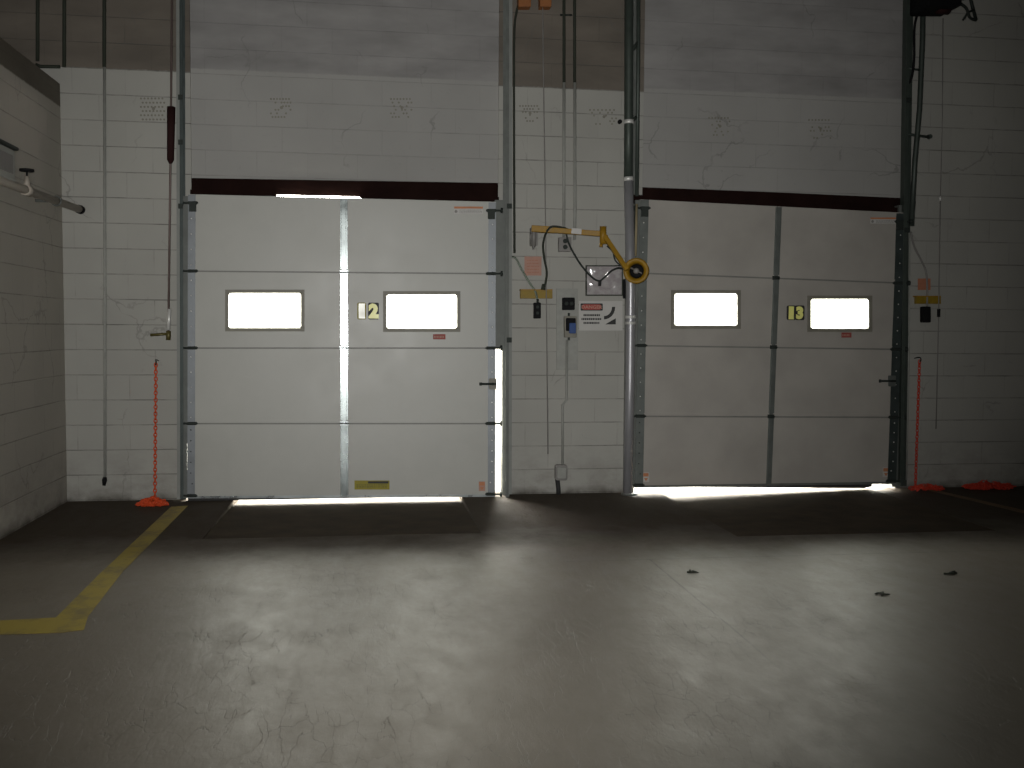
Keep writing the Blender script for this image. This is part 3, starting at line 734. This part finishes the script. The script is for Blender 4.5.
bm = B(); tube(bm, smoothpath([W(607, 246, .29), W(613, 252, .31), W(615, 260, .34), W(621, 266, .36)]), .006, 8); obj('arm_wire', bm, m_hinge, fa)
hc = W(636, 270.8, .40)
toc = (CAM - hc).normalized(); toc = (toc + Vector((-.12, 0, .05))).normalized()
rot = toc.to_track_quat('Z', 'Y').to_matrix()
bm = B()
pr = [(.055, -.13), (.075, -.11), (.098, -.05), (.101, .0), (.098, .012), (.086, .014), (.070, .008), (.060, -.012), (.056, -.045)]
n = 32
rings = [[bm.verts.new(hc + rot @ Vector((r*math.cos(2*math.pi*k/n), r*math.sin(2*math.pi*k/n), h))) for k in range(n)] for r, h in pr]
for a, b in zip(rings, rings[1:]):
    for k in range(n):
        f = bm.faces.new((a[k], a[(k+1) % n], b[(k+1) % n], b[k])); f.smooth = True
bm.faces.new(rings[0][::-1])
head = obj('lamp_head', bm, m_yellow, t)
bm = B(); lathe(bm, hc, [(.056, -.05), (.056, -.047), (.045, -.038), (.028, -.034), (.001, -.033)], rot, 24); obj('reflector', bm, m_black, head)
bm = B(); lathe(bm, hc+rot @ Vector((0, 0, -.03)), [(.018, 0), (.024, .014), (.018, .024), (.005, .028)], rot, 16)
tube(bm, [hc+rot @ Vector((-.045, .025, -.022)), hc+rot @ Vector((.045, -.02, -.022))], .006, 8)
obj('bulb', bm, m_grey, head)
LIGHT = t
pc = wire('power_cable', LIGHT, [(570, 230, .17), (556, 226.5, .18), (548, 229.5, .17), (543.2, 243, .10), (544.2, 258, .08), (546.8, 272, .07), (545.5, 283, .06), (543.5, 290, .05)], .009, m_brownpipe)
bm = B(); tube(bm, [W(543.7, 284, .055), W(543, 290, .055)], [.014, .02], 10); obj('plug', bm, m_brownpipe, pc)
pc = wire('lamp_cable', LIGHT, [(566, 232, .12), (568, 241, .11), (573, 252, .09), (580, 263.5, .07), (588, 273.5, .055), (595, 279.5, .05), (600, 281.2, .05)], .008, m_hinge)
wire('lamp_cable', LIGHT, [(600, 281.2, .05), (606, 276, .08), (612, 270.5, .18), (619, 268, .3), (626, 270, .36)], .008, m_hinge)
bm = B(); tube(bm, [W(600, 280, .05), W(599.6, 286, .05)], .013, 8); obj('plug', bm, m_signblack, pc)
GREEN = ([(512, 257, .03), (516, 258.5, .03), (522, 270, .035), (530, 283.5, .045), (535.5, 292, .05), (537.8, 303, .05)])
def wallbox(name, label, cat, x0, y0, x1, y1, d, mat, r=1.0, bevel=.003, group=None):
    bm = B(); rrect(bm, x0, y0, x1, y1, r, d, -.001); return tag(obj(name, bm, mat, bevel=bevel), label, cat, group)
def cthing(name, label, cat, x, y, group=None): return thing(name, W(x, y, .0), label, cat, group)
t = cthing('junction_box', 'grey outlet box under the twin conduits beside the yellow arm', 'box', 565, 252)
bm = B(); rrect(bm, 559, 237, 571.5, 251.5, .8, .05, -.001); obj('box_body', bm, m_grey, t, bevel=.003)
for cy in (241, 247): bm = B(); lathe(bm, W(565.3, cy, .05), [(.019, 0), (.019, .004), (.015, .005)], FACE, 14); obj('outlet', bm, m_hinge, t)
bm = B(); rect(bm, 524.5, 256.5, 541.5, 275.5, .004, .0006); p = tag(obj('notice', bm, m_pink), 'faded pink red square notice above the yellow plate on the pier', 'notice')
bm = B()
for k in range(5):
    x = 527
    while x < 538:
        wd = random.uniform(1.2, 3.4); rect(bm, x, 260+k*3, min(x+wd, 539), 260.6+k*3, .0052, .004); x += wd+.8
obj('notice_print', bm, m_rednotice, p)
t = cthing('bracket_plate', 'yellow bracket plate on the pier above the small black box', 'bracket', 536, 298)
bm = B(); rect(bm, 520.5, 290, 552.5, 298.5, .035, -.001); obj('plate', bm, m_yellowbar, t, bevel=.002)
bm = B(); rect(bm, 520.5, 289.2, 552.5, 290.4, .06, -.001); obj('plate_flange', bm, m_yellow, t)
t = cthing('control_box', 'small black hanging control box under the yellow plate on the pier', 'control box', 537.5, 318)
bm = B(); rrect(bm, 534.2, 302.5, 541, 318.5, 1, .08, .03); obj('box_body', bm, m_black, t, bevel=.004)
bm = B(); tube(bm, [W(537.6, 299, .055), W(537.6, 303, .055)], .010, 8); obj('connector', bm, m_hinge, t)
for yy in (307, 313): bm = B(); lathe(bm, W(537.6, yy, .08), [(.012, 0), (.012, .006)], FACE, 10); obj('button', bm, m_hinge, t); wire('cable', t, GREEN, .0085, m_greenwire)
wallbox('backing_board', 'white painted backing board behind the black switches on the pier', 'board', 556.5, 288.5, 578, 370, .010, m_whitepipe, .5, .001)
t = cthing('push_button_station', 'square black push button station above the blue one', 'switch', 569, 310)
bm = B(); rrect(bm, 563, 297.5, 575, 310, 1.2, .06, .010); obj('box_body', bm, m_black, t, bevel=.004)
for x in (566.5, 571.5): bm = B(); lathe(bm, W(x, 303.5, .06), [(.016, 0), (.016, .008), (.010, .011)], FACE, 12); obj('button', bm, m_hinge, t)
t = cthing('push_button_station', 'tall black switch box with a blue face below the square one', 'switch', 571, 338)
bm = B(); rrect(bm, 564.5, 316, 576.8, 337.5, 1, .05, .010); obj('box_body', bm, m_frame, t, bevel=.003)
bm = B(); rrect(bm, 566.2, 318, 575.8, 331, 1, .065, .05); obj('switch_face', bm, m_black, t, bevel=.003)
bm = B(); rrect(bm, 569.5, 323, 576, 333.5, 1, .075, .05); obj('blue_cover', bm, m_blue, t, bevel=.003)
bm = B(); tube(bm, [W(568.8, 316.4, .04), W(568.8, 313, .04)], .009, 8); obj('connector', bm, m_hinge, t); bm = B(); tube(bm, [W(568.8, 337, .04), W(568.8, 340, .03)], .009, 8); obj('connector', bm, m_hinge, t)
pipe('conduit', 'painted conduit dropping from the switches to the grey floor outlet', 'conduit', [(567, 340, .022), (566.5, 400, .022), (562.5, 405, .022), (562.5, 465, .022)], .0105, m_whitepipe)
t = cthing('floor_outlet_box', 'grey outlet box low on the pier with a black stub to the floor', 'outlet', 561, 495)
bm = B(); rrect(bm, 555.5, 465, 567.5, 480.5, 2, .05, -.001); obj('box_body', bm, m_grey, t, bevel=.004)
bm = B(); rrect(bm, 557.5, 467.5, 566, 478.5, 1.5, .058, .05); obj('cover', bm, m_whitepipe, t, bevel=.002)
bm = B(); tube(bm, [W(557.3, 479, .03), W(558.3, 488, .03), W(558.7, 495.0, .03)], .019, 12); obj('stub_pipe', bm, m_rubber, t)
# framed sleeve
t = cthing('document_sleeve', 'shiny clear document sleeve in dark frame behind the lamp arm', 'document sleeve', 604, 296)
bm = B()
nx, ny = 22, 18; gv = []
for j in range(ny+1):
    row = []
    for i in range(nx+1):
        q = W(lerp(587, 622, i/nx), lerp(266.5, 295, j/ny), .012)
        e = min(i, nx-i, j, ny-j)/3.0; e = min(1, e)
        q = q + Vector((0, -.016*e*(noise.noise(Vector((i*.19, j*.22, 1.7)))+.35), 0)); row.append(bm.verts.new(q))
    gv.append(row)
for j in range(ny):
    for i in range(nx):
        f = bm.faces.new((gv[j][i], gv[j][i+1], gv[j+1][i+1], gv[j+1][i])); f.smooth = True
obj('plastic_sheet', bm, m_sleeve_doc, t)
bm = B(); rect(bm, 586.5, 266, 622.5, 295.5, .006, -.001); obj('backing', bm, m_sign, t)
bm = B()
for a in ((585.8, 265.2, 623, 266.4), (585.8, 294.6, 623, 295.8), (585.8, 266.4, 587, 294.6), (621.8, 266.4, 623, 294.6)): rect(bm, *a, .014, -.001)
obj('frame_edge', bm, m_brownpipe, t)
# danger sign
t = cthing('danger_sign', 'white danger sign with red header and wheel chock picture', 'sign', 601, 330)
bm = B(); rect(bm, 579, 301, 622.5, 330.5, .004, -.001); obj('sign_board', bm, m_sign, t)
bm = B(); rrect(bm, 580.6, 303.4, 602.8, 310.6, .8, .0052, .004); hb = obj('header_border', bm, m_signblack, t)
bm = B(); rrect(bm, 582.0, 304.4, 601.4, 309.6, 2.2, .006, .0052); obj('header_oval', bm, m_signred, hb)
text_mesh('DANGER', 591.7, 307, 3.4, .0066, 'header_text', m_pink, hb, bold=.02, sxk=1.15)
bm = B()
for k, (xa, xb) in enumerate(((583.5, 600), (581.5, 601.5), (583.5, 599.5))):
    x = xa; yy = 314.2+k*3.9
    while x < xb:
        wd = random.choice((1.0, 1.3, 1.6)); rect(bm, x, yy, min(x+wd, xb), yy+1.9, .0052, .004); x += wd+.35
obj('sign_text', bm, m_signblack, t)
bm = B()
outer = [(615.2+0, 309.2)]
arc_o = [(604.2+11.2*math.sin(a)-.2, 307.2+12.2*math.cos(a)+0.0) for a in [math.radians(q) for q in (92, 75, 58, 42, 26, 10, 0)]]
arc_i = [(604.2+8.0*math.sin(a)-.2, 307.2+8.9*math.cos(a)+0.0) for a in [math.radians(q) for q in (0, 10, 26, 42, 58, 75, 92)]]
for k in range(6):
    slab(bm, [arc_o[k], arc_o[k+1], arc_i[5-k], arc_i[6-k]], .0052, .004)
slab(bm, [(605.2, 324.4), (615.8, 318.2), (615.8, 324.4)], .0052, .004)
obj('chock_picture', bm, m_signblack, t)
wallbox('rubber_bumper', 'narrow black strip on the wall beside the clear sleeve', 'strip', 623.6, 279, 627, 298.5, .03, m_black, .6)
# right group
wallbox('notice', 'orange notice above the yellow plate on the far right wall', 'notice', 918, 278.5, 930.5, 290, .004, m_rednotice, .2, 0)
t = cthing('bracket_plate', 'yellow bracket plate on the dim wall right of door 13', 'bracket', 929, 304)
bm = B(); rect(bm, 916.5, 296.5, 941, 303.8, .035, -.001); obj('plate', bm, m_yellowbar, t, bevel=.002)
bm = B(); rect(bm, 916.5, 295.8, 941, 296.8, .06, -.001); obj('plate_flange', bm, m_yellow, t)
t = cthing('control_box', 'small black hanging control box under the far right yellow plate', 'control box', 927, 322)
bm = B(); rrect(bm, 923, 306.5, 931, 322.5, 1, .08, .03); obj('box_body', bm, m_black, t, bevel=.004)
bm = B(); tube(bm, [W(927, 303, .055), W(927, 307, .055)], .010, 8); obj('connector', bm, m_grey, t); wire('cable', t, DROOP, .008, m_grey)
pipe('conduit', 'pale thin conduit beside the right track of door 13', 'conduit', [(909.5, 228, .03), (909, 340, .03), (906.5, 480, .03)], .0075, m_whitepipe)

# perforated vent blocks
for x0, y0, x1, y1, op, lb in ((141, 98.5, 166, 119.5, 1, 'dotted perforated block high on the wall left of door 12'), (271, 99, 292, 117, .6, 'faint perforated block above the left window of door 12'),
                       (391, 99, 413, 117, .6, 'faint perforated block above the right window of door 12'), (590, 110, 618, 124, .5, 'faint perforated block high on the pier beside the pole'),
                       (520, 106, 540, 121, .35, 'faint perforated block high on the left side of the pier'), (709, 118, 731, 135, .3, 'faint perforated block above the left window of door 13'), (809, 120, 832, 138, .3, 'faint perforated block above the right window of door 13')):
    inf = 193 < x0 < 497 or x0 > 640; dd = -.018 if inf else 0
    bm = B(); rect(bm, x0-1, y0-2, x1+1, y1+2, dd+.0007, dd-.01)
    vb_ = tag(obj('perforated_vent_block', bm, m_infill if inf else m_wall), lb, 'vent block', 'perforated blocks in the wall')
    bm = B(); rows, cols = 6, 7
    for j in range(rows):
        for i in range(cols):
            if j and random.random() > op: continue
            x = lerp(x0, x1, (i+(.5 if j % 2 else 0))/cols); y = lerp(y0, y1, j/(rows-1))
            lathe(bm, W(x, y, dd), [(.0085, 0), (.0085, .0012)], FACE, 6)
    lathe(bm, W(lerp(x0, x1, .5), lerp(y0, y1, .48), dd), [(.013, 0), (.013, .002)], FACE, 8)
    obj('perforation', bm, m_frame, vb_)['kind'] = 'stuff'

# ------------------------------------------------------------------ left wall pipe, box, valve
px_ = xleft+.10
def onX(pxl, py, X):      # point where a view ray meets the plane x = X
    r = ray(pxl, py); return CAM + r*(X/r.x)
e = W(80, 209.5, .03); XP = e.x
a0 = onX(0, 180.5, XP)
t = thing('wall_pipe', (XP, -1.5, e.z-.1), 'painted iron pipe jutting along the low side wall with a black cap', 'pipe')
far = Vector((XP, -3.2, e.z+(a0.z-e.z)*((-3.2-e.y)/(a0.y-e.y))))
bm = B(); tube(bm, [e, a0, far], .027, 14); obj('pipe_run', bm, m_tan, t)
bm = B(); tube(bm, [e+Vector((0, -.03, 0)), e+Vector((0, .02, 0))], .033, 14); obj('end_cap', bm, m_black, t)
for yy in (-.6, -2.2):
    bm = B()
    zz = lerp(e.z, a0.z, (yy-e.y)/(a0.y-e.y)); tube(bm, [(xleft-.01, yy, zz), (XP, yy, zz)], .012, 8)
    torus(bm, (XP, yy, zz), .032, .006, Matrix.Rotation(math.radians(90), 3, 'X'), 16, 6)
    obj('pipe_hanger', bm, m_track, t)
v = onX(27, 182, XP); zz = lerp(e.z, a0.z, (v.y-e.y)/(a0.y-e.y))
bm = B(); tube(bm, [(XP, v.y, zz+.02), (XP, v.y, zz+.09)], [.022, .012], 12); tube(bm, [(XP, v.y-.04, zz), (XP, v.y+.04, zz)], .036, 12); vb = obj('valve_body', bm, m_tan, t)
bm = B(); lathe(bm, (XP, v.y, zz+.125), [(.01, -.004), (.044, -.004), (.044, .010), (.01, .010)], Matrix.Identity(3), 18); tube(bm, [(XP, v.y, zz+.08), (XP, v.y, zz+.13)], .006, 8); obj('valve_handle', bm, m_black, vb)
# wall mounted box
q = onX(15, 150, xleft+.16); 
t = thing('wall_cabinet', (xleft+.08, q.y-.2, onX(8, 182, xleft+.16).z), 'grey white electrical box on the low side wall at left edge', 'box')
zt_, zb_ = onX(15, 150.5, xleft+.16).z, onX(15, 182, xleft+.16).z
bm = B(); box(bm, (xleft+.001, q.y-.5, zb_), (xleft+.16, q.y, zt_)); obj('box_body', bm, m_whitepipe, t, bevel=.01)
bm = B(); box(bm, (xleft+.001, q.y-.52, zt_), (xleft+.18, q.y+.012, zt_+.02)); obj('box_lid', bm, m_hinge, t, bevel=.006)
bm = B(); box(bm, (xleft+.161, q.y-.44, zb_+.04), (xleft+.168, q.y-.06, zt_-.04)); obj('box_door', bm, m_grey, t, bevel=.003)

# ------------------------------------------------------------------ floor paint
def fpoly(bm, pts, z=.0015):
    vs = [bm.verts.new(F(x, y, 0)+Vector((0, 0, z))) for x, y in pts]; bm.faces.new(vs)
bm = B(); fpoly(bm, [(171, 507), (188, 506), (122, 573), (88, 617), (84, 630), (62, 633), (0, 635), (0, 621), (56, 618), (100, 574)])
r_ = bmesh.ops.extrude_face_region(bm, geom=bm.faces[:])
bmesh.ops.translate(bm, verts=[v for v in r_['geom'] if isinstance(v, bmesh.types.BMVert)], vec=(0, 0, .0012))
# the line goes on to the left out of view
tag(obj('floor_marking', bm, m_yline), 'worn yellow painted L shaped line on the floor at left', 'floor marking', kind='structure')
m_faint = simple('faded_orange_paint', (.17, .10, .05), .7, 0, .3, 8)
bm = B(); fpoly(bm, [(915, 487.5), (922, 487), (1026, 511), (1026, 514)])
r_ = bmesh.ops.extrude_face_region(bm, geom=bm.faces[:])
bmesh.ops.translate(bm, verts=[v for v in r_['geom'] if isinstance(v, bmesh.types.BMVert)], vec=(0, 0, .0012))
tag(obj('floor_marking', bm, m_faint), 'faded orange brown floor line at the right edge', 'floor marking', kind='structure')
# floor debris
bm = B()
for (x, y) in ((694, 573), (949, 574), (881, 594)):
    p = F(x, y); 
    for k in range(4):
        aa = random.uniform(0, 3.14); dx = Vector((math.cos(aa), math.sin(aa), 0))*random.uniform(.01, .028)
        c0 = p+Vector((random.uniform(-.03, .03), random.uniform(-.03, .03), .006)); tube(bm, [c0-dx, c0+dx], [.003, .006], 6)
tag(obj('floor_debris', bm, m_brownpipe), 'small dark scraps lying on the floor before the right door', 'debris', kind='stuff')

# ------------------------------------------------------------------ chains
def chain_link(bm, c, axis, k, R=.0145, r=.0042, el=1.25):
    z = axis.normalized(); x = Vector((0, 1, 0)) if abs(z.y) < .9 else Vector((1, 0, 0))
    y = z.cross(x).normalized(); x = y.cross(z).normalized()
    if k % 2: x, y = y, -x
    rot = Matrix((z, y, x)).transposed()
    torus(bm, c, R, r, rot, 12, 6, sx=el, sy=.75)
def chain(name, label, mat, top, bot, heap_c, heap_w, heap_d, nheap, heap_lb, hook):
    t = thing(name, heap_c, label, 'chain', 'orange plastic chains hanging beside the doors')
    bm = B(); L = (top-bot).length; n = int(L/.0265); ax = (top-bot)
    for i in range(n+1): chain_link(bm, bot + ax*(i/n), ax, i)
    obj('hanging_chain', bm, mat, t)
    bm = B()
    if heap_lb:
        for i in range(nheap):
            a = random.uniform(0, 6.28); rr = math.sqrt(random.random())
            h = (1-rr)*.06
            c = heap_c + Vector((math.cos(a)*rr*heap_w, math.sin(a)*rr*heap_d, .007+random.uniform(0, 1)*(h+.01)))
            ax2 = Vector((random.uniform(-1, 1), random.uniform(-1, 1), random.uniform(-.25, .25)))
            chain_link(bm, c, ax2, random.randint(0, 1))
        o = obj('chain_heap', bm, mat, t); o['kind'] = 'stuff'
    bm = B(); tube(bm, smoothpath([top+Vector((0, top.y*-1-.001, .03)), top+Vector((0, 0, .04)), top+Vector((.006, -.012, .02)), top+Vector((0, -.004, 0))]), .005, 8); obj('hook', bm, m_hinge, t)
hc1 = F(152, 505.5)
chain('safety_chain', 'orange plastic chain hanging left of door 12 into a floor heap', m_orange, W(155.8, 365, .10), Vector((F(157, 501).x, -.12, .04)),
      hc1, .105, .05, 190, True, True)
chain('safety_chain', 'red orange plastic chain hanging right of door 13', m_red2, W(919.5, 362, .08), Vector((W(915.5, 482, .10).x, -.10, .03)),
      Vector((W(925, 484, .12).x, -.14, 0)), .16, .05, 60, True, True)
bm = B()
hc2 = F(961, 481.8)
hc2.y = min(hc2.y, -.12)
for i in range(220):
    a = random.uniform(0, 6.28); rr = math.sqrt(random.random())
    c = hc2 + Vector((math.cos(a)*rr*.24, math.sin(a)*rr*.07, .008+random.uniform(0, 1)*(.05*(1-rr)+.02)))
    chain_link(bm, c, Vector((random.uniform(-1, 1), random.uniform(-1, 1), random.uniform(-.25, .25))), random.randint(0, 1))
o = tag(obj('chain_pile', bm, m_red2), 'flat pile of red orange chain along the far right wall base', 'chain', kind='stuff')

# ------------------------------------------------------------------ light
S_SKY = 42.0
w = bpy.data.worlds.new('overcast_sky'); sc.world = w; w.use_nodes = True
bg = w.node_tree.nodes['Background']; bg.inputs[0].default_value = (1.0, .97, .88, 1); bg.inputs[1].default_value = S_SKY
def portal(pa, pb, pc, name):                # corners: lower-left, lower-right, upper-left
    u = pb-pa; v = pc-pa; c = pa+u/2+v/2
    li = bpy.data.lights.new(name, 'AREA'); li.shape = 'RECTANGLE'; li.size = u.length; li.size_y = v.length
    li.cycles.is_portal = True
    o = bpy.data.objects.new(name, li); C.objects.link(o)
    z = -(Vector((0, -1, 0))); x = u.normalized(); z = Vector((0, 1, 0)); y = z.cross(x)
    o.matrix_world = Matrix(((x.x, y.x, z.x, c.x), (x.y, y.y, z.y, c.y), (x.z, y.z, z.z, c.z), (0, 0, 0, 1)))
for (a, b, c, d) in ((228, 292.5, 301.5, 328.5), (386, 294, 457.5, 329), (674, 293, 738, 326), (810.5, 298.5, 869.5, 329)):
    portal(W(a, d, .03), W(c, d, .03), W(a, b, .03), 'daylight_window')
def vz(px, z, y): return Vector((W(px, 400, -y).x, y, z))
portal(Vector((p12[0], .3, -.14)), Vector((p12[1], .3, -.14)), Vector((p12[0], .3, .04)), 'daylight_gap')
portal(Vector((o13[0], .3, -.2)), Vector((o13[1], .3, -.2)), Vector((o13[0], .3, .04)), 'daylight_gap')
portal(Vector((W(494, 400, 0).x, .2, 0)), Vector((o12[1], .2, 0)), Vector((W(494, 400, 0).x, .2, 1.2)), 'daylight_gap')

# camera flash: the light the photograph was taken with
fl = bpy.data.lights.new('camera_flash', 'SPOT'); fl.energy = 900; fl.spot_size = math.radians(82); fl.spot_blend = 1.0
fl.shadow_soft_size = .02; fl.color = (1, .99, .955)
fo = bpy.data.objects.new('camera_flash', fl); C.objects.link(fo)
fo.location = CAM + Vector((-.05, .02, .06))
aim = W(430, 230)-fo.location; fo.rotation_euler = aim.to_track_quat('-Z', 'Y').to_euler()
# weak fill lights added overhead behind the camera
for x, y, e_ in ((-2.5, -10.5, 15), (3.5, -11, 10)):
    al = bpy.data.lights.new('added_fill', 'AREA'); al.size = .8; al.energy = e_; al.color = (1, .9, .75)
    ao = bpy.data.objects.new('added_fill', al); C.objects.link(ao); ao.location = (x, y, 5.6)

vs = sc.view_settings; vs.view_transform = 'Standard'; vs.look = 'None'; vs.gamma = 1; vs.use_curve_mapping = False; vs.exposure = 0
